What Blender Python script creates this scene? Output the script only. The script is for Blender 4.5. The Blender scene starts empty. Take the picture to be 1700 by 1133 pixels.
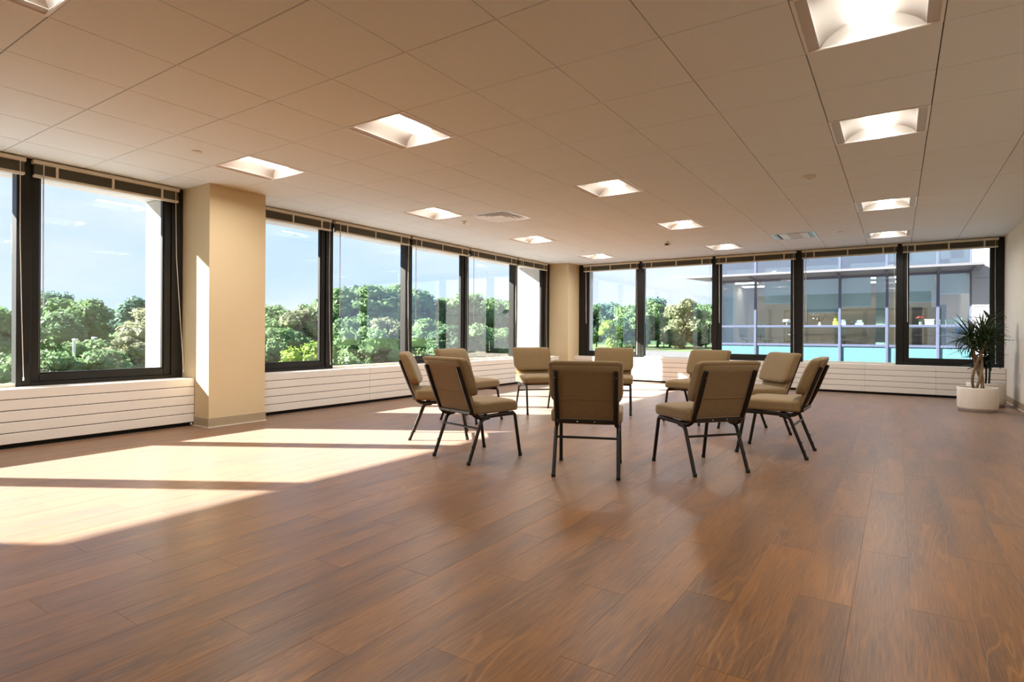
import bpy, bmesh, math, random
import numpy as np
from mathutils import Vector, Matrix, noise as mnoise
random.seed(7); rng = np.random.default_rng(7)
PI = math.pi
S = bpy.context.scene
COL = S.collection
R = math.radians

# ------------------------------------------------------------------ camera
CAM_H = 0.995
YAW, ROLL, FPX = 0.5873, 0.0051, 960.5
fwd = Vector((-math.sin(YAW), math.cos(YAW), 0)); rgt = Vector((math.cos(YAW), math.sin(YAW), 0)); up = Vector((0, 0, 1))
r2 = rgt*math.cos(ROLL) + up*math.sin(ROLL); u2 = -rgt*math.sin(ROLL) + up*math.cos(ROLL)
cam = bpy.data.cameras.new('camera'); cam.sensor_width = 36; cam.lens = FPX/1700*36
cam.shift_y = -(566.5-553.73)/1700; cam.clip_start = .05; cam.clip_end = 3000
co = bpy.data.objects.new('camera', cam); COL.objects.link(co)
m = Matrix.Identity(4)
for i in range(3): m[i][0] = r2[i]; m[i][1] = u2[i]; m[i][2] = -fwd[i]
m[2][3] = CAM_H
co.matrix_world = m
S.camera = co
def ray(px, py):                      # direction through a pixel, used only to look up where things stand
    return fwd + r2*((px-850)/FPX) + u2*((553.73-py)/FPX)

# ------------------------------------------------------------------ colour management and light
S.view_settings.view_transform = 'Standard'; S.view_settings.look = 'None'
S.view_settings.gamma = 1; S.view_settings.use_curve_mapping = False
S.view_settings.exposure = 0.13
S.cycles.use_denoising = True
S.cycles.max_bounces = 10; S.cycles.diffuse_bounces = 6; S.cycles.transparent_max_bounces = 24
S.cycles.caustics_reflective = False; S.cycles.caustics_refractive = False
S.cycles.sample_clamp_indirect = 6

SUN_E = 38.0
LAMP_E = 15.0          # glow of the lens itself
LAMP_W = 20.0         # watts thrown down by each ceiling light
SKY_E = 1.3
sd = bpy.data.lights.new('sun', 'SUN'); sd.energy = SUN_E; sd.angle = R(.8); sd.color = (1, .95, .88)
so = bpy.data.objects.new('sun', sd); COL.objects.link(so)
el = R(27.9); az = R(31.3)
sundir = Vector((math.cos(el)*math.cos(az), math.cos(el)*math.sin(az), -math.sin(el)))
so.rotation_euler = sundir.to_track_quat('-Z', 'Y').to_euler(); so.location = (-30, -20, 20)

W = bpy.data.worlds.new('sky'); S.world = W; W.use_nodes = True
def build_world():
    nt = W.node_tree; N = nt.nodes; L = nt.links; N.clear()
    out = N.new('ShaderNodeOutputWorld'); bg = N.new('ShaderNodeBackground'); L.new(bg.outputs[0], out.inputs[0])
    tc = N.new('ShaderNodeTexCoord'); sx = N.new('ShaderNodeSeparateXYZ'); L.new(tc.outputs['Generated'], sx.inputs[0])
    rp = N.new('ShaderNodeValToRGB'); L.new(sx.outputs[2], rp.inputs[0])
    e = rp.color_ramp.elements
    e[0].position = 0.0; e[0].color = (.60, .76, 1.05, 1); e[1].position = .55; e[1].color = (.26, .48, .95, 1)
    k = e.new(.18); k.color = (.48, .68, 1.05, 1)
    mp = N.new('ShaderNodeMapping'); mp.inputs['Scale'].default_value = (1, 1, 2.6); L.new(tc.outputs['Generated'], mp.inputs[0])
    nz = N.new('ShaderNodeTexNoise'); nz.inputs['Scale'].default_value = 2.6; nz.inputs['Detail'].default_value = 6; nz.inputs['Roughness'].default_value = .55
    L.new(mp.outputs[0], nz.inputs['Vector'])
    cr = N.new('ShaderNodeValToRGB'); L.new(nz.outputs[0], cr.inputs[0]); cr.color_ramp.elements[0].position = .40; cr.color_ramp.elements[1].position = .68
    mx = N.new('ShaderNodeMix'); mx.data_type = 'RGBA'
    L.new(cr.outputs[0], mx.inputs[0]); L.new(rp.outputs[0], mx.inputs[6]); mx.inputs[7].default_value = (.74, .82, 1.02, 1)
    L.new(mx.outputs[2], bg.inputs[0]); bg.inputs[1].default_value = SKY_E
build_world()

# ------------------------------------------------------------------ materials
def new_mat(name):
    mt = bpy.data.materials.new(name); mt.use_nodes = True
    nt = mt.node_tree; return mt, nt, nt.nodes, nt.links, nt.nodes['Principled BSDF']
def mat(name, col, rough=.6, metal=0, nscale=0, namp=.08, bump=0, bscale=None, spec=.5, coord='Object'):
    mt, nt, N, L, b = new_mat(name)
    b.inputs['Base Color'].default_value = (*col, 1); b.inputs['Roughness'].default_value = rough
    b.inputs['Metallic'].default_value = metal; b.inputs['Specular IOR Level'].default_value = spec
    if nscale:
        tc = N.new('ShaderNodeTexCoord'); nz = N.new('ShaderNodeTexNoise'); nz.inputs['Scale'].default_value = nscale; nz.inputs['Detail'].default_value = 5
        L.new(tc.outputs[coord], nz.inputs['Vector'])
        mx = N.new('ShaderNodeMix'); mx.data_type = 'RGBA'; L.new(nz.outputs[0], mx.inputs[0])
        mx.inputs[6].default_value = (*[c*(1-namp) for c in col], 1); mx.inputs[7].default_value = (*[min(1, c*(1+namp)) for c in col], 1)
        L.new(mx.outputs[2], b.inputs['Base Color'])
    if bump:
        tc = N.new('ShaderNodeTexCoord'); n2 = N.new('ShaderNodeTexNoise'); n2.inputs['Scale'].default_value = bscale or 200; n2.inputs['Detail'].default_value = 3
        L.new(tc.outputs[coord], n2.inputs['Vector'])
        bp = N.new('ShaderNodeBump'); bp.inputs['Strength'].default_value = bump; bp.inputs['Distance'].default_value = .003
        L.new(n2.outputs[0], bp.inputs['Height']); L.new(bp.outputs[0], b.inputs['Normal'])
    return mt
def glass_mat(name, tint, base, rough=0.0, scale=1.0):
    mt, nt, N, L, b = new_mat(name); N.remove(b)
    out = N['Material Output']
    tr = N.new('ShaderNodeBsdfTransparent'); tr.inputs[0].default_value = (*tint, 1)
    gl = N.new('ShaderNodeBsdfGlossy'); gl.inputs['Roughness'].default_value = rough; gl.inputs[0].default_value = (1, 1, 1, 1)
    lw = N.new('ShaderNodeLayerWeight'); lw.inputs[0].default_value = .5      # facing = 1-|cos|
    pw = N.new('ShaderNodeMath'); pw.operation = 'POWER'; L.new(lw.outputs['Facing'], pw.inputs[0]); pw.inputs[1].default_value = 5
    ma = N.new('ShaderNodeMath'); ma.operation = 'MULTIPLY_ADD'; L.new(pw.outputs[0], ma.inputs[0]); ma.inputs[1].default_value = (1-base)*scale; ma.inputs[2].default_value = base
    mx = N.new('ShaderNodeMixShader'); L.new(ma.outputs[0], mx.inputs[0]); L.new(tr.outputs[0], mx.inputs[1]); L.new(gl.outputs[0], mx.inputs[2])
    L.new(mx.outputs[0], out.inputs[0]); return mt
def emit_mat(name, col, e):
    mt, nt, N, L, b = new_mat(name)
    b.inputs['Base Color'].default_value = (.9, .9, .88, 1); b.inputs['Emission Color'].default_value = (*col, 1); b.inputs['Emission Strength'].default_value = e
    return mt
def floor_mat():
    mt, nt, N, L, b = new_mat('wood_plank')
    g = N.new('ShaderNodeNewGeometry'); at = N.new('ShaderNodeAttribute'); at.attribute_name = 'tone'
    # shift grain per plank
    mu = N.new('ShaderNodeVectorMath'); mu.operation = 'MULTIPLY'; L.new(at.outputs['Color'], mu.inputs[0]); mu.inputs[1].default_value = (37, 53, 0)
    ad = N.new('ShaderNodeVectorMath'); ad.operation = 'ADD'; L.new(g.outputs['Position'], ad.inputs[0]); L.new(mu.outputs[0], ad.inputs[1])
    def nz(sc, scale, detail, dist=0, rgh=.5):
        mp = N.new('ShaderNodeMapping'); mp.inputs['Scale'].default_value = sc; L.new(ad.outputs[0], mp.inputs[0])
        n = N.new('ShaderNodeTexNoise'); n.inputs['Scale'].default_value = scale; n.inputs['Detail'].default_value = detail; n.inputs['Distortion'].default_value = dist
        n.inputs['Roughness'].default_value = rgh
        L.new(mp.outputs[0], n.inputs['Vector']); return n
    big = nz((7, 1.0, 1), 1.0, 3, .3)
    fine = nz((230, 5.5, 1), 1.0, 4, .15, .65)
    # cathedral rings: a stretched noise turned into bands
    ringn = nz((7, .8, 1), .8, 2, .35)
    mr = N.new('ShaderNodeMath'); mr.operation = 'MULTIPLY'; L.new(ringn.outputs[0], mr.inputs[0]); mr.inputs[1].default_value = 95
    sn = N.new('ShaderNodeMath'); sn.operation = 'SINE'; L.new(mr.outputs[0], sn.inputs[0])
    rr = N.new('ShaderNodeMapRange'); L.new(sn.outputs[0], rr.inputs[0]); rr.inputs[1].default_value = .55; rr.inputs[2].default_value = 1.0
    pk = N.new('ShaderNodeMath'); pk.operation = 'MULTIPLY'; L.new(rr.outputs[0], pk.inputs[0])
    patch = nz((2.5, .5, 1), 1.0, 2)
    pr = N.new('ShaderNodeMapRange'); L.new(patch.outputs[0], pr.inputs[0]); pr.inputs[1].default_value = .45; pr.inputs[2].default_value = .7; L.new(pr.outputs[0], pk.inputs[1])
    cr = N.new('ShaderNodeValToRGB'); L.new(big.outputs[0], cr.inputs[0]); e = cr.color_ramp.elements
    e[0].position = .3; e[0].color = (.090, .036, .008, 1); e[1].position = .72; e[1].color = (.235, .096, .020, 1)
    def mixc(fac, a, bcol, blend='MIX', f=1.0):
        mx = N.new('ShaderNodeMix'); mx.data_type = 'RGBA'; mx.blend_type = blend
        if f != 1.0:
            k = N.new('ShaderNodeMath'); k.operation = 'MULTIPLY'; L.new(fac, k.inputs[0]); k.inputs[1].default_value = f; fac = k.outputs[0]
        L.new(fac, mx.inputs[0]); L.new(a, mx.inputs[6])
        if isinstance(bcol, tuple): mx.inputs[7].default_value = bcol
        else: L.new(bcol, mx.inputs[7])
        return mx.outputs[2]
    fr = N.new('ShaderNodeMapRange'); L.new(fine.outputs[0], fr.inputs[0]); fr.inputs[1].default_value = .50; fr.inputs[2].default_value = .70
    c = mixc(fr.outputs[0], cr.outputs[0], (.34, .155, .05, 1), 'MIX', .55)
    fd = N.new('ShaderNodeMapRange'); L.new(fine.outputs[0], fd.inputs[0]); fd.inputs[1].default_value = .48; fd.inputs[2].default_value = .30
    c = mixc(fd.outputs[0], c, (.045, .016, .004, 1), 'MIX', .7)
    c = mixc(pk.outputs[0], c, (.38, .20, .085, 1), 'MIX', .45)
    # plank tone
    sx = N.new('ShaderNodeSeparateXYZ'); L.new(at.outputs['Vector'], sx.inputs[0])
    tr = N.new('ShaderNodeMapRange'); L.new(sx.outputs[0], tr.inputs[0]); tr.inputs[3].default_value = .79; tr.inputs[4].default_value = .95
    hs = N.new('ShaderNodeHueSaturation'); L.new(c, hs.inputs['Color']); L.new(tr.outputs[0], hs.inputs['Value']); hs.inputs['Saturation'].default_value = 1.15
    L.new(hs.outputs[0], b.inputs['Base Color'])
    b.inputs['Specular IOR Level'].default_value = .25
    b.inputs['Sheen Weight'].default_value = .34; b.inputs['Sheen Roughness'].default_value = .40; b.inputs['Sheen Tint'].default_value = (1, 1, 1, 1)
    ro = N.new('ShaderNodeMapRange'); L.new(fine.outputs[0], ro.inputs[0]); ro.inputs[3].default_value = .40; ro.inputs[4].default_value = .30; L.new(ro.outputs[0], b.inputs['Roughness'])
    bp = N.new('ShaderNodeBump'); bp.inputs['Strength'].default_value = .12; bp.inputs['Distance'].default_value = .002; L.new(fine.outputs[0], bp.inputs['Height']); L.new(bp.outputs[0], b.inputs['Normal'])
    return mt
def leaf_mat(name, c0, c1, nscale=.35, thru=0):
    mt, nt, N, L, b = new_mat(name)
    g = N.new('ShaderNodeNewGeometry'); oi = N.new('ShaderNodeObjectInfo')
    nz = N.new('ShaderNodeTexNoise'); nz.inputs['Scale'].default_value = nscale; nz.inputs['Detail'].default_value = 4; L.new(g.outputs['Position'], nz.inputs['Vector'])
    ad = N.new('ShaderNodeMath'); ad.operation = 'MULTIPLY_ADD'; L.new(oi.outputs['Random'], ad.inputs[0]); ad.inputs[1].default_value = .4; L.new(nz.outputs[0], ad.inputs[2])
    mr = N.new('ShaderNodeMapRange'); L.new(ad.outputs[0], mr.inputs[0]); mr.inputs[1].default_value = .35; mr.inputs[2].default_value = 1.0
    mx = N.new('ShaderNodeMix'); mx.data_type = 'RGBA'; L.new(mr.outputs[0], mx.inputs[0]); mx.inputs[6].default_value = (*c0, 1); mx.inputs[7].default_value = (*c1, 1)
    L.new(mx.outputs[2], b.inputs['Base Color']); b.inputs['Roughness'].default_value = .6; b.inputs['Specular IOR Level'].default_value = .2
    if thru:      # thin leaves let some sunlight through
        tl = N.new('ShaderNodeBsdfTranslucent'); L.new(mx.outputs[2], tl.inputs[0]); ms = N.new('ShaderNodeMixShader'); ms.inputs[0].default_value = thru
        L.new(b.outputs[0], ms.inputs[1]); L.new(tl.outputs[0], ms.inputs[2]); L.new(ms.outputs[0], N['Material Output'].inputs[0])
    return mt

M = dict(
    floor=floor_mat(),
    under=mat('floor_underlay', (.03, .02, .015), .9),
    tile=mat('ceiling_tile_mineral_fibre', (.80, .86, .89), .9, nscale=60, namp=.03, bump=.15, bscale=350),
    plenum=mat('dark_ceiling_grid', (.035, .03, .025), .8),
    paint=mat('cream_wall_paint', (.63, .50, .30), .7, nscale=4, namp=.02, bump=.06, bscale=220),
    paint_r=mat('pale_wall_paint', (.78, .71, .60), .7, nscale=4, namp=.02, bump=.06, bscale=220),
    base=mat('tan_vinyl_base', (.38, .30, .19), .5, nscale=8, namp=.04),
    caulk=mat('white_caulk', (.75, .70, .6), .6),
    frame=mat('black_anodised_frame', (.010, .0085, .0065), .45, nscale=30, namp=.15, spec=.3),
    gasket=mat('dark_gasket', (.01, .01, .01), .8),
    glass=glass_mat('window_glass', (.975, .985, .98), .085, scale=.7),
    rad=mat('white_enamel_metal', (.76, .71, .64), .42, nscale=3, namp=.015),
    dark=mat('black_toe_space', (.012, .010, .008), .9),
    rail=mat('cream_blind_rail', (.70, .64, .50), .45),
    slat=mat('olive_grey_blind_slats', (.16, .145, .105), .5),
    cord=mat('white_cord', (.80, .77, .70), .6),
    wand=mat('clear_plastic_wand', (.62, .60, .56), .25),
    lens=emit_mat('glowing_lens', (1, .94, .86), LAMP_E),
    office_fill=emit_mat('added_office_fill_glow', (1, .97, .9), 9.0),  # glow of the added panels that brighten the office interior
    troffer=mat('white_reflector_enamel', (.86, .84, .80), .4),
    trofflip=mat('grey_troffer_lip', (.62, .59, .56), .5),
    metal=mat('pale_metal', (.62, .63, .63), .35, metal=.3),
    steel=mat('shiny_screw', (.75, .73, .7), .25, metal=1),
    ventdark=mat('vent_shadow_gap', (.03, .03, .03), .8),
    plastic=mat('white_plastic', (.78, .75, .68), .4),
    fabric=mat('tan_woven_fabric', (.23, .155, .072), .95, nscale=90, namp=.22, bump=.5, bscale=420, spec=.1),
    tube=mat('black_brown_powder_coat', (.012, .009, .007), .38, nscale=60, namp=.2, spec=.35),
    glide=mat('black_rubber', (.01, .01, .01), .7),
    pot=mat('matte_white_ceramic', (.78, .72, .62), .5, nscale=6, namp=.02),
    potbase=mat('grey_ceramic_foot', (.55, .53, .49), .6),
    soil=mat('dark_soil', (.03, .02, .012), .95, nscale=80, namp=.5, bump=.8, bscale=90),
    cane=mat('tan_cane_bark', (.25, .17, .09), .8, nscale=40, namp=.35, bump=.5, bscale=60),
    darkcane=mat('dark_cane_bark', (.03, .024, .016), .8, nscale=40, namp=.3),
    leafA=leaf_mat('dark_strap_leaf', (.012, .026, .008), (.035, .065, .018), 3),
    leafB=leaf_mat('dark_broad_leaf', (.006, .016, .007), (.014, .030, .012), 3),
    concrete=mat('pale_precast_concrete', (.58, .57, .54), .85, nscale=3, namp=.05, bump=.1, bscale=60),
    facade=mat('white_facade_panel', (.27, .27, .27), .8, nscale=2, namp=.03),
    grass=mat('mown_grass', (.09, .16, .04), .95, nscale=.15, namp=.35),
    road=mat('grey_asphalt', (.12, .12, .125), .9, nscale=.6, namp=.1),
    bounce_ground=mat('added_grey_ground', (.14, .14, .15), .9, nscale=.8, namp=.15),  # neutral grey for the added ground near the building
    post=mat('white_lamp_post', (.75, .76, .75), .5),
    alum=mat('blue_grey_aluminium', (.075, .092, .15), .45),
    teal=mat('teal_spandrel_glass', (.085, .19, .215), .15, nscale=.7, namp=.12),
    canopy=mat('grey_canopy_metal', (.15, .15, .165), .5, nscale=1, namp=.04),
    shade=mat('pale_roller_shade', (.46, .56, .51), .9, nscale=5, namp=.02),
    nglass=glass_mat('curtain_wall_glass', (.88, .95, .95), .12, scale=.7),
    nglassup=glass_mat('mirror_curtain_wall_glass', (.6, .68, .72), .34, scale=.7),
    nwall=mat('taupe_office_wall', (.46, .38, .32), .9, nscale=1, namp=.12),
    nfloor=mat('office_carpet', (.16, .15, .15), .95, nscale=2, namp=.1),
    nceil=mat('office_ceiling', (.55, .53, .50), .9, nscale=2, namp=.05),
    npil=mat('pale_green_pillar', (.30, .36, .33), .8, nscale=1, namp=.03),
    white=mat('white_paint_gloss', (.80, .80, .78), .4),
    yellow=mat('yellow_glaze', (.75, .62, .08), .4),
    red=mat('red_pink_petals', (.70, .10, .12), .6),
    pink=mat('pale_pink_petals', (.80, .62, .60), .7),
    blue=mat('blue_plastic', (.05, .22, .65), .4),
    green=mat('sage_card', (.45, .55, .40), .7),
    deskwood=mat('office_desk_laminate', (.34, .30, .26), .5),
    charcoal=mat('charcoal_fabric', (.06, .07, .08), .9),
    bark=mat('tree_bark', (.10, .075, .05), .9, nscale=3, namp=.3),
    tree0=leaf_mat('mid_green_foliage', (.11, .20, .085), (.25, .37, .17), thru=.4),
    tree1=leaf_mat('dark_green_foliage', (.07, .145, .075), (.165, .27, .135), thru=.4),
    tree2=leaf_mat('yellow_green_foliage', (.15, .25, .04), (.33, .45, .10), thru=.4),
    tree3=leaf_mat('dusty_olive_foliage', (.20, .235, .13), (.34, .36, .22), thru=.4),
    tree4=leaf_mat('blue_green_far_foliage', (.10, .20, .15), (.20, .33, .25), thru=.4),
)

fb = M['fabric'].node_tree.nodes['Principled BSDF']
fb.inputs['Sheen Weight'].default_value = .22; fb.inputs['Sheen Roughness'].default_value = .5
# ------------------------------------------------------------------ mesh helpers
class MB:
    def __init__(s): s.v = []; s.f = []; s.smooth = []
    def add(s, vs, fs, smooth=False):
        o = len(s.v); s.v += [tuple(v) for v in vs]; s.f += [tuple(i+o for i in f) for f in fs]; s.smooth += [smooth]*len(fs)
    def box(s, a, b, ch=0.0, T=None):
        x0, x1 = sorted((a[0], b[0])); y0, y1 = sorted((a[1], b[1])); z0, z1 = sorted((a[2], b[2]))
        ch = min(ch, .45*min(x1-x0, y1-y0, z1-z0))
        if ch <= 0:
            vs = [(x, y, z) for x in (x0, x1) for y in (y0, y1) for z in (z0, z1)]
            fs = [(0, 1, 3, 2), (4, 6, 7, 5), (0, 4, 5, 1), (2, 3, 7, 6), (0, 2, 6, 4), (1, 5, 7, 3)]
        else:
            bm = bmesh.new(); bmesh.ops.create_cube(bm, size=1)
            for v in bm.verts:
                v.co = Vector(((x0+x1)/2+v.co.x*(x1-x0), (y0+y1)/2+v.co.y*(y1-y0), (z0+z1)/2+v.co.z*(z1-z0)))
            bmesh.ops.bevel(bm, geom=bm.edges[:], offset=ch, segments=1, affect='EDGES')
            bm.verts.index_update(); vs = [v.co[:] for v in bm.verts]; fs = [[v.index for v in f.verts] for f in bm.faces]; bm.free()
        if T: vs = [T(v) for v in vs]
        s.add(vs, fs); return s
    def tube(s, pts, r, n=8, cap=True, flat=1.0):
        P = [Vector(p) for p in pts]; k = len(P); rr = r if isinstance(r, (list, tuple)) else [r]*k
        rings = []; prev = None
        for i in range(k):
            t = (P[min(i+1, k-1)]-P[max(i-1, 0)]).normalized()
            if prev is None:
                a = Vector((0, 0, 1)) if abs(t.z) < .9 else Vector((1, 0, 0)); nrm = (a - t*a.dot(t)).normalized()
            else: nrm = (prev - t*prev.dot(t)).normalized()
            prev = nrm; bi = t.cross(nrm)
            rings.append([P[i]+nrm*(rr[i]*math.cos(2*PI*j/n))+bi*(rr[i]*flat*math.sin(2*PI*j/n)) for j in range(n)])
        vs = [v for q in rings for v in q]; fs = []
        for i in range(k-1):
            for j in range(n): fs.append((i*n+j, i*n+(j+1) % n, (i+1)*n+(j+1) % n, (i+1)*n+j))
        s.add(vs, fs, True)
        if cap: s.add(rings[0], [tuple(range(n))[::-1]]); s.add(rings[-1], [tuple(range(n))])
        return s
    def lathe(s, prof, n=24, c=(0, 0, 0), smooth=True, axis='z'):
        vs = []
        for (r, h) in prof:
            for j in range(n):
                a = 2*PI*j/n; x, y, z = r*math.cos(a), r*math.sin(a), h
                vs.append((c[0]+x, c[1]+y, c[2]+z) if axis == 'z' else (c[0]+x, c[1]+z, c[2]+y) if axis == 'y' else (c[0]+z, c[1]+x, c[2]+y))
        fs = []
        for i in range(len(prof)-1):
            for j in range(n): fs.append((i*n+j, i*n+(j+1) % n, (i+1)*n+(j+1) % n, (i+1)*n+j))
        fs.append(tuple(range(n))[::-1]); fs.append(tuple(range((len(prof)-1)*n, len(prof)*n)))
        s.add(vs, fs, smooth); return s
    def rcube(s, h, r, n, deform=None):
        vs = {}; fs = []
        V = []
        def idx(p):
            k = tuple(round(c, 5) for c in p)
            if k not in vs:
                q = Vector((p[0]*h[0], p[1]*h[1], p[2]*h[2])); inn = Vector([max(-(hh-r), min(hh-r, c)) for c, hh in zip(q, h)])
                d = q-inn; d = d.normalized()*r if d.length > 1e-9 else d
                q = inn+d; vs[k] = len(V); V.append(deform(q) if deform else q)
            return vs[k]
        for ax in range(3):
            for sg in (-1, 1):
                for i in range(n):
                    for j in range(n):
                        c = []
                        for (di, dj) in ((0, 0), (1, 0), (1, 1), (0, 1)):
                            p = [0, 0, 0]; p[ax] = sg; p[(ax+1) % 3] = -1+2*(i+di)/n; p[(ax+2) % 3] = -1+2*(j+dj)/n; c.append(idx(p))
                        fs.append(tuple(c if sg > 0 else c[::-1]))
        s.add(V, fs, True); return s
    def mesh(s, name, mt):
        me = bpy.data.meshes.new(name); me.from_pydata(s.v, [], s.f); me.polygons.foreach_set('use_smooth', s.smooth)
        me.materials.append(mt); me.update(); return me
    def build(s, name, mt, parent=None, loc=(0, 0, 0), rz=0):
        return link(name, s.mesh(name, mt), parent, loc, rz)
def link(name, me, parent=None, loc=(0, 0, 0), rz=0):
    o = bpy.data.objects.new(name, me); COL.objects.link(o); o.location = loc; o.rotation_euler[2] = rz
    if parent: o.parent = parent
    return o
def empty(name, loc=(0, 0, 0), rz=0):
    o = bpy.data.objects.new(name, None); COL.objects.link(o); o.location = loc; o.rotation_euler[2] = rz; o.empty_display_size = .1; return o
def tag(o, label, cat, group=None):
    o['label'] = label; o['category'] = cat
    if group: o['group'] = group
    return o
def struct(o): o['kind'] = 'structure'; return o
def thing(name, label, cat, loc=(0, 0, 0), rz=0, group=None): return tag(empty(name, loc, rz), label, cat, group)
def copy_tree(o, parent=None):
    c = o.copy(); COL.objects.link(c); c.parent = parent
    for ch in o.children: copy_tree(ch, c)
    return c
def fillet(pts, r, seg=5):
    P = [Vector(p) for p in pts]; out = [P[0]]
    for i in range(1, len(P)-1):
        a = (P[i-1]-P[i]); b = (P[i+1]-P[i]); d = min(r, a.length*.45, b.length*.45); p0 = P[i]+a.normalized()*d; p1 = P[i]+b.normalized()*d
        for k in range(seg+1):
            t = k/seg; out.append(p0*(1-t)**2+P[i]*2*t*(1-t)+p1*t*t)
    out.append(P[-1]); return out

# ------------------------------------------------------------------ room dimensions
CEIL = CAM_H + 1.5417
XL, YB, XR, YF = -6.47, 11.72, 1.385, -4.0       # window planes, right wall, wall behind the camera
SILL = .50
CY0, CY1, CX = 3.245, 3.885, -5.925              # beige pillar
FX, FY = -5.98, 11.20                            # corner pillar
T = .61; GX, GY = -3.4745, 1.0965                # ceiling grid

# ------------------------------------------------------------------ floor
def build_floor():
    fl = struct(MB().box((XL-.05, YF, -.12), (XR+.05, YB+.05, -.008)).build('floor', M['under']))
    w, ln = .181, 1.22
    rects = []
    k = 0; x = XL
    while x < XR:
        off = (k*0.4337) % 1.0 * ln + random.uniform(-.05, .05)
        y = YF-off
        while y < YB:
            y0, y1 = max(y, YF), min(y+ln, YB)
            if y1-y0 > .01: rects.append((x, min(x+w, XR), y0, y1))
            y += ln
        x += w; k += 1
    def score(q):
        cx, cy = (q[0]+q[1])/2, (q[2]+q[3])/2
        best = 0
        for yy in (q[2], cy, q[3]):
            d = Vector((cx, yy, 0)); z = d.dot(fwd)
            if z > .3:
                px = 850+FPX*d.dot(rgt)/z; py = 553.7+FPX*CAM_H/z
                if -60 < px < 1760 and py < 1190: best = max(best, 1/z)
        return best
    rects.sort(key=score, reverse=True)
    def geo(q):
        x0, x1, y0, y1 = q; g = .0003; c = .0006
        b = [(x0+g, y0+g), (x1-g, y0+g), (x1-g, y1-g), (x0+g, y1-g)]; t = [(x0+g+c, y0+g+c), (x1-g-c, y0+g+c), (x1-g-c, y1-g-c), (x0+g+c, y1-g-c)]
        vs = [(*p, -.008) for p in b]+[(*p, -.0004) for p in b]+[(*p, 0) for p in t]
        fs = [(8, 9, 10, 11)]+[(i, (i+1) % 4, 4+(i+1) % 4, 4+i) for i in range(4)]+[(4+i, 4+(i+1) % 4, 8+(i+1) % 4, 8+i) for i in range(4)]
        return vs, fs
    def settone(me, cols):
        a = me.attributes.new('tone', 'FLOAT_COLOR', 'FACE'); a.data.foreach_set('color', np.array(cols, np.float32).ravel())
    rest = MB(); rc = []
    for i, q in enumerate(rects):
        tone = (random.random(), random.random(), 0, 1)
        vs, fs = geo(q)
        if i < 300:
            b = MB(); b.add(vs, fs); o = b.build('floor_plank', M['floor'], fl); settone(o.data, [tone]*9)
        else: rest.add(vs, fs); rc += [tone]*9
    o = rest.build('far_floor_planks', M['floor'], fl); settone(o.data, rc); o['kind'] = 'stuff'
build_floor()

# ------------------------------------------------------------------ ceiling
LIGHTS = [(2, 3), (-1, 3), (-6, 3), (-6, 6), (2, 7), (-2, 7), (2, 11), (-2, 11), (-6, 11), (2, 15), (-2, 15), (-6, 15), (-1, -1), (-6, -1), (2, -1)]
VENTS = [(1, 8), (-4, 14)]
def cellrect(a, b):     # a counts towards the left windows, b towards the back
    return GX-(a+1)*T, GX-a*T, GY+b*T, GY+(b+1)*T
def build_ceiling():
    ce = struct(MB().box((XL-.05, YF, CEIL+.11), (XR+.05, YB+.05, CEIL+.2)).build('ceiling', M['plenum']))
    skip = set(LIGHTS+VENTS); shared = {}
    for a in range(-8, 6):
        for b in range(-8, 18):
            if (a, b) in skip: continue
            x0, x1, y0, y1 = cellrect(a, b)
            x0 = max(x0, XL); x1 = min(x1, XR); y0 = max(y0, YF); y1 = min(y1, YB+.0)
            if x1-x0 < .03 or y1-y0 < .03: continue
            key = (round(x1-x0, 3), round(y1-y0, 3))
            if key not in shared:
                g = .0028; w, d = key; c = .0012
                bx = [(g, g), (w-g, g), (w-g, d-g), (g, d-g)]; tx = [(g+c, g+c), (w-g-c, g+c), (w-g-c, d-g-c), (g+c, d-g-c)]
                vs = [(*p, 0) for p in tx]+[(*p, .003) for p in bx]+[(*p, .016) for p in bx]
                fs = [(3, 2, 1, 0), (8, 9, 10, 11)]+[(i, (i+1) % 4, 4+(i+1) % 4, 4+i) for i in range(4)]+[(4+i, 4+(i+1) % 4, 8+(i+1) % 4, 8+i) for i in range(4)]
                mb = MB(); mb.add(vs, fs); shared[key] = mb.mesh('ceiling_tile', M['tile'])
            o = link('ceiling_tile', shared[key], ce, (x0, y0, CEIL))
    gr = MB()
    for a in range(-8, 7):
        x = GX-a*T
        if XL < x < XR: gr.box((x-.012, YF, CEIL+.0165), (x+.012, YB, CEIL+.11))
    for b in range(-8, 19):
        y = GY+b*T
        if YF < y < YB: gr.box((XL, y-.012, CEIL+.0165), (XR, y+.012, CEIL+.108))
    gr.build('ceiling_grid', M['plenum'], ce)
build_ceiling()

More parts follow.
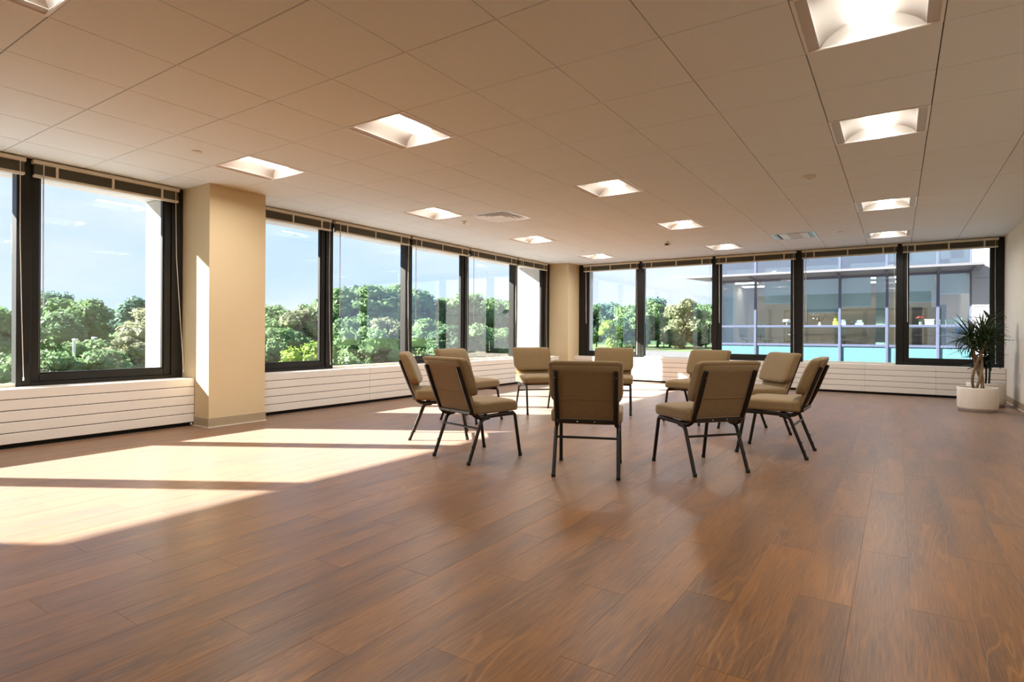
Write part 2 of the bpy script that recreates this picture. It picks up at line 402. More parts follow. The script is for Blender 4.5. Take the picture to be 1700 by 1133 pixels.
# ------------------------------------------------------------------ walls, pillars, baseboards
def build_walls():
    w = struct(MB().box((XR, YF, 0), (XR+.15, YB+.2, CEIL+.2)).build('wall_right', M['paint_r']))
    b = struct(MB().box((XR-.008, YF, .002), (XR, YB-.23, .10), .003).build('baseboard_right', M['base'])); MB().box((XR-.013, YF, .0), (XR-.006, YB-.23, .008)).build('caulk_bead', M['caulk'], b)
    struct(MB().box((XL-.7, YF-.15, 0), (XR+.15, YF, CEIL+.2)).build('wall_front', M['paint_r']))
    wl = struct(MB().box((XL-.70, YF, -3.2), (XL-.03, FY+.55, SILL-.2)).build('wall_left', M['concrete']))
    MB().box((XL-.13, YF, SILL-.2), (XL-.03, YB+.1, SILL-.015)).build('sill_wall', M['concrete'], wl)
    MB().box((XL-.70, YF, SILL-.2), (XL-.03, -1.30, CEIL+.2)).build('solid_wall', M['paint_r'], wl)
    MB().box((XL-.83, YF, 2.50), (XL-.10, FY+.55, 3.4)).build('spandrel_beam', M['concrete'], wl)
    MB().box((XL-.12, YF, 2.50), (XL+.0, YB, CEIL+.2)).build('window_header', M['frame'], wl)
    for y0, y1 in ((CY0, CY1), (FY-.02, YB+.83)):
        MB().box((XL-.83, y0, -3.2), (XL-.09, y1, 2.5), .01).build('exterior_pier', M['concrete'], wl)
    wb = struct(MB().box((XL-.1, YB+.03, -3.2), (XR+.15, YB+.30, SILL-.2)).build('wall_back', M['concrete']))
    MB().box((XL, YB+.03, SILL-.2), (XR, YB+.13, SILL-.015)).build('sill_wall', M['concrete'], wb)
    MB().box((XL-.1, YB+.10, 2.52), (XR+.15, YB+.30, 3.4)).build('spandrel_beam', M['concrete'], wb)
    MB().box((XL, YB, 2.50), (XR, YB+.12, CEIL+.2)).build('window_header', M['frame'], wb)
    MB().box((FX-.5, YB+.09, -3.2), (FX+.20, YB+.30, 2.52), .01).build('exterior_pier', M['concrete'], wb)
    MB().box((XR-.02, YB+.09, -3.2), (XR+.6, YB+.30, 2.52), .01).build('exterior_pier', M['concrete'], wb)
    # interior pillars
    p = struct(MB().box((XL-.08, CY0, 0), (CX, CY1, CEIL+.02), .004).build('column', M['paint']))
    c = struct(MB().box((XL-.08, FY, 0), (FX, YB+.08, CEIL+.02), .004).build('column', M['paint']))
    for (x0, x1, y0, y1) in ((XL+.2, CX, CY0, CY1), (XL+.2, FX, FY, YB-.1)):
        n = struct(MB().box((x0, y0-.008, .002), (x1+.008, y1+.008, .10), .003).build('baseboard_column', M['base']))
        MB().box((x0, y0-.013, 0), (x1+.013, y1+.013, .008)).build('caulk_bead', M['caulk'], n)
build_walls()

# ------------------------------------------------------------------ windows
def PL(v): return (XL-v[1], v[0], v[2])          # (along, outwards, up) on the left wall
def PB(v): return (v[0], YB+v[1], v[2])
def window(idx, Tm, s0, s1, opens, m0, m1, hinge=1):
    """bay s0..s1 between posts m0=(a,b), m1=(a,b); each window carries the post on its far side"""
    w = struct(empty('window_%d' % idx, Tm(((s0+s1)/2, 0, 0)))); L0 = Vector(w.location)
    def T2(v): return tuple(Vector(Tm(v))-L0)
    def part(name, boxes, mt, ch=.003):
        mb = MB()
        for a, b in boxes: mb.box(a, b, ch, T2)
        return mb.build(name, mt, w)
    top = 2.505
    if m0: part('mullion', [((m0[0], -.015, SILL-.01), (m0[1], .10, CEIL-.003))], M['frame'])
    if m1: part('mullion', [((m1[0], -.015, SILL-.01), (m1[1], .10, CEIL-.003))], M['frame'])
    part('head_frame', [((s0, -.01, 2.44), (s1, .09, CEIL-.003))], M['frame'])
    if opens:
        fw, zb, zt = .068, SILL+.105, 2.40
        part('sill_frame', [((s0, -.01, SILL-.005), (s1, .09, SILL+.035))], M['frame'])
        part('sash_frame', [((s0, .004, SILL+.035), (s0+fw, .075, 2.44)), ((s1-fw, .004, SILL+.035), (s1, .075, 2.44)),
                            ((s0+fw, .004, SILL+.035), (s1-fw, .075, zb)), ((s0+fw, .004, zt), (s1-fw, .075, 2.44))], M['frame'], .005)
        part('glazing_bead', [((s0+fw, .016, zb), (s0+fw+.012, .06, zt)), ((s1-fw-.012, .016, zb), (s1-fw, .06, zt)),
                              ((s0+fw+.012, .016, zb), (s1-fw-.012, .06, zb+.012)), ((s0+fw+.012, .016, zt-.012), (s1-fw-.012, .06, zt))], M['frame'], .003)
        a, b, z0, z1 = s0+fw+.006, s1-fw-.006, zb+.006, zt-.006
        lk = part('window_lock', [((s0-.018, -.03, .72), (s0-.004, -.01, .80)), ((s0-.015, -.045, .735), (s0-.007, -.028, .79))], M['gasket'], .002)
    else:
        part('sill_frame', [((s0, -.01, SILL-.005), (s1, .09, SILL+.028))], M['rail'])
        a, b, z0, z1 = s0-.004, s1+.004, SILL+.024, 2.45
    part('glass_pane', [((a, .040, z0), (b, .046, z1))], M['glass'], 0)
    return w
def blind(Tm, s0, s1, where, wand=True, cord=(.0, .04)):
    """raised venetian blind hung on the head of the window, s0..s1"""
    t = thing('window_blind', 'raised venetian blind on the '+where, 'blind', Tm(((s0+s1)/2, -.045, 2.49)), 0, 'raised venetian blinds'); L0 = Vector(t.location)
    def T2(v): return tuple(Vector(Tm(v))-L0)
    MB().box((s0, -.075, 2.487), (s1, -.012, 2.524), .004, T2).build('head_rail', M['rail'], t)
    sl = MB(); z = 2.396
    while z < 2.484: sl.box((s0+.012, -.068, z), (s1-.012, -.020, z+.0022), 0, T2); z += .0052
    sl.build('slat_stack', M['slat'], t)['kind'] = 'stuff'
    MB().box((s0+.008, -.072, 2.372), (s1-.008, -.018, 2.394), .004, T2).build('bottom_rail', M['rail'], t)
    L = s1-s0
    for k in (.14, .5, .86):
        mb = MB(); s = s0+L*k
        mb.box((s-.011, -.0735, 2.385), (s+.011, -.0715, 2.49), 0, T2); mb.box((s-.006, -.079, 2.43), (s+.006, -.0735, 2.45), .002, T2)
        mb.build('ladder_tape', M['rail'], t)
    if wand:
        MB().tube([T2((s0+.075, -.080, 2.49)), T2((s0+.072, -.078, 2.3)), T2((s0+.078, -.070, 1.22))], .0055, 6).build('tilt_wand', M['wand'], t)
    c0, c1 = cord
    pts = [T2((s1-.045-c0*0, -.080, 2.49)), T2((s1-.045+c1*.2, -.06, 1.8)), T2((s1-.045+c1*.7, -.05, 1.1)), T2((s1-.045+c1, -.06, .58))]
    MB().tube(pts, .0030, 5).build('pull_cord', M['cord'], t)
    MB().lathe([(.002, .0), (.007, .004), (.006, .03), (.002, .036)], 8, T2((s1-.045+c1, -.06, .555))).build('cord_tassel', M['cord'], t)
    return t
def build_windows():
    lm = [(-1.30, -1.18), (.30, .42), (1.82, 1.925), (3.13, CY0)]
    rm = [(CY1, 3.98), (5.14, 5.255), (6.66, 6.765), (8.17, 8.28), (9.75, 9.86), (10.97, FY)]
    i = 1
    names = [None, 'cut-off window at the far left', 'window just left of the big beige pillar',
             'first window right of the big beige pillar', 'second window right of the big beige pillar', 'third window right of the big beige pillar',
             'fourth window right of the big beige pillar', 'narrow window just left of the corner pillar']
    n = 0
    for ms, ops, st in ((lm, [True, False, True], 0), (rm, [True, False, True, False, True], 0)):
        for k in range(len(ms)-1):
            window(i, PL, ms[k][1], ms[k+1][0], ops[k], ms[k] if k == 0 else None, ms[k+1])
            nm = names[n]; n += 1
            if nm: blind(PL, ms[k][1]-.006, ms[k+1][0]+.05, nm, True, (0, .1 if i == 3 else .035))
            i += 1
    bm_ = [(FX, -5.83), (-4.57, -4.45), (-3.05, -2.95), (-1.56, -1.43), (-.02, .085), (1.29, XR)]
    names = ['first back window right of the corner pillar', 'second back window from the corner pillar', 'middle window of the back wall',
             'back window second from the right wall', 'back window behind the potted plants']
    for k in range(5):
        window(i, PB, bm_[k][1], bm_[k+1][0], k % 2 == 0, bm_[k] if k == 0 else None, bm_[k+1])
        blind(PB, bm_[k][1]-.02, bm_[k+1][0]+.02, names[k], True, (0, .01)); i += 1
build_windows()

# ------------------------------------------------------------------ radiator covers under the windows
def radiator(Tm, s0, s1, face, label, joints):
    """face = how far the front stands in front of the window plane"""
    t = thing('radiator_cover', label, 'radiator', Tm(((s0+s1)/2, -face, 0)), 0, 'slatted radiator covers'); L0 = Vector(t.location)
    def T2(v): return tuple(Vector(Tm(v))-L0)
    e = .002
    MB().box((s0+e, -face+.004, .03), (s1-e, -face+.02, SILL-.02), 0, T2).build('back_plate', M['dark'], t)
    MB().box((s0+e, -face+.028, .0), (s1-e, -face+.05, .04), 0, T2).build('toe_kick', M['dark'], t)
    js = [s0+e]+joints+[s1-e]
    for a, b in zip(js[:-1], js[1:]):
        a2, b2 = a+.0008, b-.0008
        mb = MB(); mb.box((a2, -face-.006, .4165), (b2, -face+.006, SILL), .003, T2); mb.box((a2, -face+.0061, SILL-.014), (b2, -.018, SILL), .002, T2)
        mb.build('top_cap', M['rad'], t)
        for k in range(4):
            z1 = .4105-.094*k
            MB().box((a2, -face-.006, z1-.0875), (b2, -face+.006, z1), .003, T2).build('front_slat', M['rad'], t)
    MB().tube([T2((s1-.03, -face+.005, .012)), T2((s1-.03, -face+.005, .035))], .008, 8).build('foot', M['white'], t)
    return t
radiator(PL, YF, CY0, .262, 'long white slatted radiator cover left of the big beige pillar', [-2.2, -.4, 1.3])
radiator(PL, CY1, FY, .262, 'long white slatted radiator cover between the two pillars', [5.7, 7.5, 9.3])
radiator(PB, FX, XR, .235, 'white slatted radiator cover along the back wall', [-4.1, -2.3, -.45, .52])

# ------------------------------------------------------------------ ceiling fittings
def troffer():
    t = empty('ceiling_light'); h = T/2-.002
    fr = MB()
    for a, b in (((-h, -h), (h, -h+.014)), ((-h, h-.014), (h, h)), ((-h, -h+.014), (-h+.014, h-.014)), ((h-.014, -h+.014), (h, h-.014))):
        fr.box((*a, -.003), (*b, .014), .001)
    fr.build('frame', M['troffer'], t)
    i = h-.0142
    hb = MB(); hb.box((-i, -i, .094), (i, i, .1)); 
    for a, b in (((-i, -i), (-i+.003, i)), ((i-.003, -i), (i, i)), ((-i, -i), (i, -i+.003)), ((-i, i-.003), (i, i))): hb.box((*a, .0), (*b, .094))
    hb.build('housing', M['troffer'], t)
    for s in (-1, 1):
        MB().box((s*(i-.0035), -i+.004, .004), (s*(i-.055), i-.004, .008)).build('side_lip', M['trofflip'], t)
        # curved reflector from the lip up to the lens edge
        mb = MB(); n = 10; vs = []; fs = []
        for k in range(n+1):
            u = k/n; x = s*((i-.055)*(1-u)+.075*u); z = .008+.062*math.sin(u*PI/2)**.8
            for y in (-i+.004, i-.004): vs.append((x, y, z)); vs.append((x, y, z+.003))
        for k in range(n):
            o = 4*k
            fs += [(o, o+4, o+6, o+2), (o+1, o+3, o+7, o+5), (o, o+1, o+5, o+4), (o+2, o+6, o+7, o+3)]
        mb.add(vs, fs, True); mb.build('reflector', M['troffer'], t)
        # sloped end panel
        e = MB(); n = 6; vs = []; fs = []
        for k in range(n+1):
            u = k/n; y = s*((i-.004)*(1-u)+(i-.075)*u); z = .006+.060*math.sin(u*PI/2)
            x = (i-.06)*(1-u)+.16*u
            vs += [(-x, y, z), (x, y, z), (-x, y, z+.002), (x, y, z+.002)]
        for k in range(n):
            o = 4*k; fs += [(o, o+1, o+5, o+4), (o+2, o+6, o+7, o+3)]
        e.add(vs, fs, True); e.build('end_panel', M['troffer'], t)
    ln = MB(); n = 8; vs = []; fs = []
    for k in range(n+1):
        u = -1+2*k/n; x = .078*u; z = .060-.016*(1-u*u)
        for y in (-i+.02, i-.02): vs += [(x, y, z), (x, y, z+.008)]
    for k in range(n):
        o = 4*k; fs += [(o, o+2, o+6, o+4), (o+1, o+5, o+7, o+3), (o, o+4, o+5, o+1), (o+2, o+3, o+7, o+6)]
    ln.add(vs, fs, True); ln.build('lens', M['lens'], t)
    ld = bpy.data.lights.new('lens_light', 'AREA'); ld.shape = 'RECTANGLE'; ld.size = .14; ld.size_y = .52; ld.energy = LAMP_W; ld.color = (1, .98, .95); ld.spread = R(160)
    lo = bpy.data.objects.new('lens_light', ld); COL.objects.link(lo); lo.location = (0, 0, .041); lo.parent = t
    return t
def build_lights():
    lab = {(2, 3): 'square recessed ceiling light nearest the big beige pillar', (-1, 3): 'square recessed ceiling light in front of the pillar, between two columns of lights',
           (-6, 3): 'large recessed ceiling light cut by the top right edge', (-6, 6): 'second recessed light down the right-hand column', (2, 7): 'recessed light left of the square air vent, along the left windows',
           (-2, 7): 'nearest recessed light of the middle column', (2, 11): 'recessed light just beyond the square air vent', (-2, 11): 'second recessed light of the middle column',
           (-6, 11): 'third recessed light down the right-hand column', (2, 15): 'farthest recessed light, above the corner pillar', (-2, 15): 'farthest recessed light of the middle column, near the back windows',
           (-6, 15): 'farthest recessed light of the right-hand column, near the back windows', (-1, -1): 'recessed light cut by the top left corner',
           (-6, -1): 'recessed light overhead behind the photographer, right', (2, -1): 'recessed light overhead behind the photographer, left'}
    proto = troffer(); first = True
    for c in LIGHTS:
        o = proto if first else copy_tree(proto); first = False
        x0, x1, y0, y1 = cellrect(*c); o.location = ((x0+x1)/2, (y0+y1)/2, CEIL)
        tag(o, lab[c], 'ceiling light', 'recessed square ceiling lights')
build_lights()
def build_vents():
    h = T/2-.003
    # four-way louvre
    x0, x1, y0, y1 = cellrect(1, 8)
    t = thing('air_vent', 'square four-way ceiling air vent with nested pale blades', 'vent', ((x0+x1)/2, (y0+y1)/2, CEIL))
    MB().box((-h, -h, .015), (h, h, .02)).build('duct_face', M['trofflip'], t)
    def ring(a, za, b, zb, name, mt):
        vs = [(sx*a, sy*a, za) for sx, sy in ((-1, -1), (1, -1), (1, 1), (-1, 1))]+[(sx*b, sy*b, zb) for sx, sy in ((-1, -1), (1, -1), (1, 1), (-1, 1))]
        vs += [(v[0], v[1], v[2]+.003) for v in vs]
        fs = []
        for i in range(4):
            j = (i+1) % 4; fs += [(i, 4+i, 4+j, j), (8+i, 8+j, 12+j, 12+i), (i, j, 8+j, 8+i), (4+i, 12+i, 12+j, 4+j)]
        mb = MB(); mb.add(vs, fs); mb.build(name, mt, t)
    ring(h, -.001, h-.03, -.001, 'frame', M['metal'])
    for a in (.262, .200, .138): ring(a, -.003, a-.052, .006, 'blade', M['white'])
    MB().box((-.075, -.075, -.001), (.075, .075, .004), .001).build('centre_plate', M['white'], t)
    x0, x1, y0, y1 = cellrect(-4, 14)
    t = thing('air_vent', 'flat ceiling air vent with grey centre plate near the back windows', 'vent', ((x0+x1)/2, (y0+y1)/2, CEIL))
    MB().box((-h, -h, .015), (h, h, .02)).build('duct_face', M['ventdark'], t)
    fr = MB()
    for a, b in (((-h, -h), (h, -h+.03)), ((-h, h-.03), (h, h)), ((-h, -h+.03), (-h+.03, h-.03)), ((h-.03, -h+.03), (h, h-.03))): fr.box((*a, -.002), (*b, .0149))
    fr.build('frame', M['metal'], t)
    MB().box((-.19, -.25, -.004), (-.07, .25, .004), .001).build('side_plate', M['white'], t)
    MB().box((-.065, -.25, -.004), (.085, .25, .004), .001).build('centre_plate', M['trofflip'], t)
    MB().box((.09, -.25, -.004), (.21, .25, .004), .001).build('side_plate', M['white'], t)
    for s in (-1, 1):
        for k in range(3):
            MB().box((s*(.222+.018*k), -.26, -.002), (s*(.232+.018*k), .26, .008)).build('blade', M['metal'], t)
build_vents()
def cpos(a, b): return (GX-a*T, GY+b*T, CEIL)
def build_heads():
    def cover(a, b, label):
        t = thing('sprinkler_cover', label, 'ceiling cover', cpos(a, b)); MB().lathe([(.030, .0), (.042, -.002), (.040, -.006), (.0, -.0075)][::-1], 20).build('cover_plate', M['plastic'], t)
        MB().lathe([(.026, .004), (.026, -.001)], 16).build('cup', M['plastic'], t)
    cover(2.49, 2.5, 'flat round sprinkler cover plate on the ceiling near the big beige pillar')
    cover(-4.53, 14.43, 'small round ceiling cover beside the flat air vent')
    cover(2.38, 14.22, 'small round ceiling cover near the corner pillar')
    t = thing('smoke_detector', 'round white smoke detector on the ceiling left of the right-hand lights', 'detector', cpos(-4.52, 8.49))
    MB().lathe([(.058, .001), (.058, -.012), (.048, -.026), (.0, -.028)][::-1], 24).build('body', M['plastic'], t); MB().lathe([(.012, -.0275), (.01, -.031), (0, -.0315)][::-1], 12).build('sensor', M['trofflip'], t)
    t = thing('fire_sprinkler', 'pendant sprinkler head beside the square air vent', 'sprinkler', cpos(2.48-1.0, 8.5) if False else cpos(2.48, 8.5))
    MB().lathe([(.038, .001), (.034, -.006), (.012, -.01), (.008, -.032), (.0, -.033)][::-1], 16).build('escutcheon', M['plastic'], t); MB().lathe([(.0, -.034), (.017, -.036), (.0, -.038)][::-1], 12).build('deflector', M['metal'], t)
    t = thing('motion_sensor', 'small tilted sensor box on the ceiling near the back windows', 'sensor', cpos(-.48, 13.66))
    mb = MB(); mb.lathe([(.02, .001), (.018, -.02), (0, -.021)][::-1], 12); mb.build('mount', M['plastic'], t)
    MB().box((-.05, -.035, -.075), (.05, .03, -.019), .012).build('body', M['plastic'], t)
    MB().box((-.03, -.040, -.07), (.03, -.0345, -.04), .002).build('lens_window', M['ventdark'], t)
    t = thing('wall_outlet', 'cream outlet plate low on the right wall beside the potted plants', 'outlet', (XR, 10.35, .42))
    MB().box((-.006, -.035, -.058), (0, .035, .058), .002).build('cover_plate', M['plastic'], t)
    for z in (-.024, .024): MB().box((-.008, -.017, z-.014), (-.0055, .017, z+.014), .001).build('socket', M['white'], t)
build_heads()

# ------------------------------------------------------------------ chairs
def make_chair():
    t = empty('stacking_chair')
    D, Wd = .53, .222; u0 = D/2
    # local: +x forward, +y left, origin mid-way between the feet
    def P(u, v, z): return (u-u0, v, z)
    # seat cushion
    def ds(q):
        x, y, z = q
        x2 = x + .268; z2 = z + .418 + .006*(1-(y/.25)**2)*(1 if z > 0 else 0)
        if z > 0: z2 -= .012*max(0, (x-.08)/.15)**2
        if z < 0: z2 += .003*max(0, (x-.12)/.10)
        return Vector(P(x2, y, z2))
    s = MB().rcube((.225, .25, .049), .028, 12, ds).build('seat', M['fabric'], t)
    def pu(z): # rear surface of the back as a function of height
        return .055-.150*((z-.36)/.40) - .06*max(0, (z-.70)/.12)**2*.35
    # back cushion
    def db(q):
        x, y, z = q                      # x thickness, y across, z along height
        zz = .663+z; f = 1.0
        if zz < .575: f = 1-.10*((.575-zz)/.06)
        th = x*(1+.12*math.cos((zz-.62)*9))
        return Vector(P(pu(zz)+.052+th+.004*math.cos(y/.25*PI/2), y*f, zz))
    b = MB().rcube((.043, .252, .148), .027, 12, db).build('back_cushion', M['fabric'], t)
    # lower back panel and flat upholstered rear
    def dp(q): zz = .45+q[2]; return Vector(P(pu(zz)+.030+q[0], q[1], zz))
    MB().rcube((.017, .212, .090), .012, 6, dp).build('lower_back_panel', M['fabric'], t)
    def dr(q): zz = .575+q[2]; return Vector(P(pu(zz)+.012+q[0], q[1], zz))
    MB().rcube((.008, .225, .205), .006, 8, dr).build('rear_cover', M['fabric'], t)
    MB().tube([P(pu(.545)+.0035, v, .545) for v in (-.18, -.06, .06, .18)], .0022, 5).build('seam_welt', M['fabric'], t)
    for sgn in (1, -1):
        v = sgn*Wd
        vi = sgn*.203
        rail = fillet([P(.455, v, .355), P(.30, v*.985, .353), P(.105, v*.96, .346), P(.058, vi, .372), P(pu(.50)-.006, vi, .50), P(pu(.742)-.006, vi, .742)], .05, 5)
        r = MB().tube(rail, .0168, 8, flat=1.0).build('side_rail', M['tube'], t)
        bo = MB(); q = P(pu(.70)-.0225, vi, .70); bo.lathe([(.0, -.003), (.0045, -.002), (.005, .004)], 8, q, axis='x'); bo.build('bolt', M['steel'], r)
        fl = MB().tube(fillet([P(.425, v, .355), P(.470, v, .350), P(.53, sgn*.227, .006)], .06, 6), .0135, 8).build('leg', M['tube'], t)
        MB().lathe([(.015, 0), (.015, .022), (.0125, .026)], 10, P(.53, sgn*.227, 0)).build('glide', M['glide'], fl)
        rl = MB().tube(fillet([P(.20, v*.985, .338), P(.128, v*.985, .330), P(.0, sgn*.222, .006)], .05, 6), .0135, 8).build('leg', M['tube'], t)
        MB().lathe([(.015, 0), (.015, .022), (.0125, .026)], 10, P(0, sgn*.222, 0)).build('glide', M['glide'], rl)
        for (uu, zz) in ((.045, .135), (.022, .07)):
            MB().lathe([(.0, -.004), (.005, -.003), (.005, .010)], 8, P(uu-.012, v, zz), axis='x').build('stacking_bumper', M['glide'], rl)
    cb = MB().box(P(pu(.385)-.020, -.20, .374), P(pu(.385)+.006, .20, .398), .004).build('crossbar', M['tube'], t)
    for v in (-.06, .06): MB().lathe([(.0, -.003), (.005, -.002), (.0055, .004)], 8, P(pu(.385)-.0225, v, .386), axis='x').build('bolt', M['steel'], cb)
    MB().tube([P(.100, -.215, .262), P(.100, .215, .262)], .0085, 8).build('stretcher', M['tube'], t)
    for u in (.17, .40): MB().box(P(u-.015, -.215, .352), P(u+.015, .215, .372), .003).build('seat_support', M['tube'], t)
    return t
CH = [  # x, y, facing (degrees from +x), label
    (-2.833, 3.755, 76.5, 'tan chair seen from behind at the left front, its pale back catching window light'),
    (-3.68, 4.273, 38.5, 'leftmost tan chair, seen edge-on with its black frame towards the left windows'),
    (-4.07, 5.28, -2.5, 'tan chair partly hidden behind the left front chair, its seat pointing right'),
    (-3.802, 6.328, -40.5, 'tan chair facing us with a sunlit white seat corner, nearest the corner pillar'),
    (-1.880, 3.838, 112.5, 'frontmost tan chair, its dark back squarely towards us'),
    (-3.0, 6.82, -69, 'tan chair facing us, half hidden behind the frontmost chair'),
    (-1.93, 6.68, -107, 'tan chair half hidden behind the right front chair, its seat pointing left'),
    (-1.235, 4.405, 141, 'tan chair at the right front, turned away from us to the left'),
    (-.854, 5.35, 178.7, 'rightmost tan chair, seen side-on facing left'),
    (-1.22, 6.30, 220, 'tan chair just behind the rightmost chair, its wide front turned to us'),
]
proto = make_chair()
for i, (x, y, a, lab) in enumerate(CH):
    o = proto if i == 0 else copy_tree(proto)
    o.location = (x, y, 0); o.rotation_euler = (0, 0, R(a)); tag(o, lab, 'chair', 'ring of tan stacking chairs')

# ------------------------------------------------------------------ potted plants
def strap_leaf(L, w, droop, n=7, fold=.25, tip=1.0):
    mb = MB(); vs = []; fs = []
    for k in range(n+1):
        u = k/n; r = L*u; x = r*math.cos(droop*u*u*.9); z = -L*.5*droop*u*u+ .0
        ww = w*(math.sin(PI*min(1, (u*.85+.15)))**.7 if u < 1 else .02)*(1-u**3*.6)
        if u == 1: ww = .0006
        vs += [(x, -ww, z+ww*fold), (x, 0, z-.0004), (x, ww, z+ww*fold), (x, 0, z-.0022)]
    for k in range(n):
        o = 4*k; fs += [(o, o+4, o+5, o+1), (o+1, o+5, o+6, o+2), (o, o+3, o+7, o+4), (o+3, o+2, o+6, o+7)]
    mb.add(vs, fs, True); return mb
def place_leaf(me, parent, base, azim, elev, roll=0, sc=1):
    o = link('leaf', me, parent, base); o.rotation_euler = (roll, -elev, azim); o.scale = (sc, sc, sc); return o
def build_plants():
    def pot(t, r, h, sl=1.0):
        MB().lathe([(r*.93, .0), (r*.93, .03), (r*.95, .034)], 32).build('pot_foot', M['potbase'], t)
        MB().lathe([(r*.95, .034), (r*.985, .042), (r, .06), (r, h-.012), (r*.985, h), (r*.94, h), (r*.93, h-.01), (r*.93, h-.05), (.001, h-.05)], 40).build('pot', M['pot'], t)
        MB().lathe([(.001, h-.028), (r*.5, h-.026), (r*.925, h-.034), (r*.925, h-.05)][::-1], 24).build('soil', M['soil'], t)
    rl = random.Random(3)
    x, y = .885, 9.75
    t = thing('potted_dracaena', 'spiky dragon tree with braided tan canes in the front white pot', 'plant', (x, y, 0))
    pot(t, .218, .315)
    tops = []
    for k, (a, tx, ty, th) in enumerate(((0, -.07, .0, .99), (2.1, .05, -.03, .93), (4.2, .07, .07, 1.03), (5.2, -.02, .04, .88))):
        pts = []; n = 14
        for i in range(n+1):
            u = i/n; an = a+u*4.2; rr = .060*(1-.5*u)
            fx = tx*max(0, (u-.6)/.4)**1.2; fy = ty*max(0, (u-.6)/.4)**1.2
            pts.append((rr*math.cos(an)+fx, rr*math.sin(an)+fy, .27+(th-.27)*u))
        MB().tube(pts, [.017-.004*i/n for i in range(n+1)], 8).build('cane', M['cane'], t)
        tops.append(pts[-1])
    vars_ = [strap_leaf(.34, .011, d).mesh('leaf', M['leafA']) for d in (.15, .45, .8, 1.1)]
    for p in tops:
        for k in range(62):
            el = rl.betavariate(1.5, 1.3)*1.75-.55
            place_leaf(vars_[rl.randrange(4) if el < .8 else 0], t, (p[0], p[1], p[2]+rl.uniform(-.07, .05)), k*2.39996+rl.uniform(-.3, .3), el, rl.uniform(-.4, .4), rl.uniform(.7, 1.08))
    x, y = 1.05, 10.55
    t = thing('potted_rubber_plant', 'dark broad-leaved plant on thin black canes in the rear white pot', 'plant', (x, y, 0))
    pot(t, .222, .33)
    vb = [strap_leaf(.26, .030, d, 7, .15).mesh('leaf', M['leafB']) for d in (.2, .6, 1.0)]
    for (cx, cy, h) in ((-.06, .0, 1.10), (.03, -.02, 1.28), (.0, .06, .95)):
        pts = [(cx+.01*math.sin(i), cy, .28+(h-.28)*i/6) for i in range(7)]
        MB().tube(pts, .0115, 8).build('cane', M['darkcane'], t)
        n = int((h-.50)/.018)
        for k in range(n):
            z = .52+k*.018
            place_leaf(vb[rl.randrange(3)], t, (cx, cy, z), k*2.39996+rl.uniform(-.3, .3), rl.uniform(-.1, .8), rl.uniform(-.3, .3), rl.uniform(.75, 1.05))
build_plants()

# ------------------------------------------------------------------ outside: ground, trees, posts
GZ = -3.2
struct(MB().box((-420, -200, GZ-.3), (300, 420, GZ)).build('ground', M['grass']))
struct(MB().box((-46, -60, GZ-.1), (40, 40, GZ+.03)).build('added_bounce_ground', M['bounce_ground']))  # unseen grey ground, added to keep green grass bounce off the ceiling
def build_road():
    pts = [(-170, 40), (-130, 85), (-90, 118), (-56, 134), (-40, 128), (-31, 106), (-26, 84), (-22, 62)]
    P = fillet([(*p, 0) for p in pts], 18, 6); vs = []; fs = []
    for i, p in enumerate(P):
        d = (P[min(i+1, len(P)-1)]-P[max(i-1, 0)]).normalized(); n = Vector((-d.y, d.x, 0))*8
        for q in (p+n, p-n): vs += [(q.x, q.y, GZ+.02), (q.x, q.y, GZ-.1)]
    for i in range(len(P)-1):
        o = 4*i; fs += [(o, o+2, o+6, o+4), (o, o+4, o+5, o+1), (o+2, o+3, o+7, o+6)]
    mb = MB(); mb.add(vs, fs); struct(mb.build('road', M['road']))
build_road()

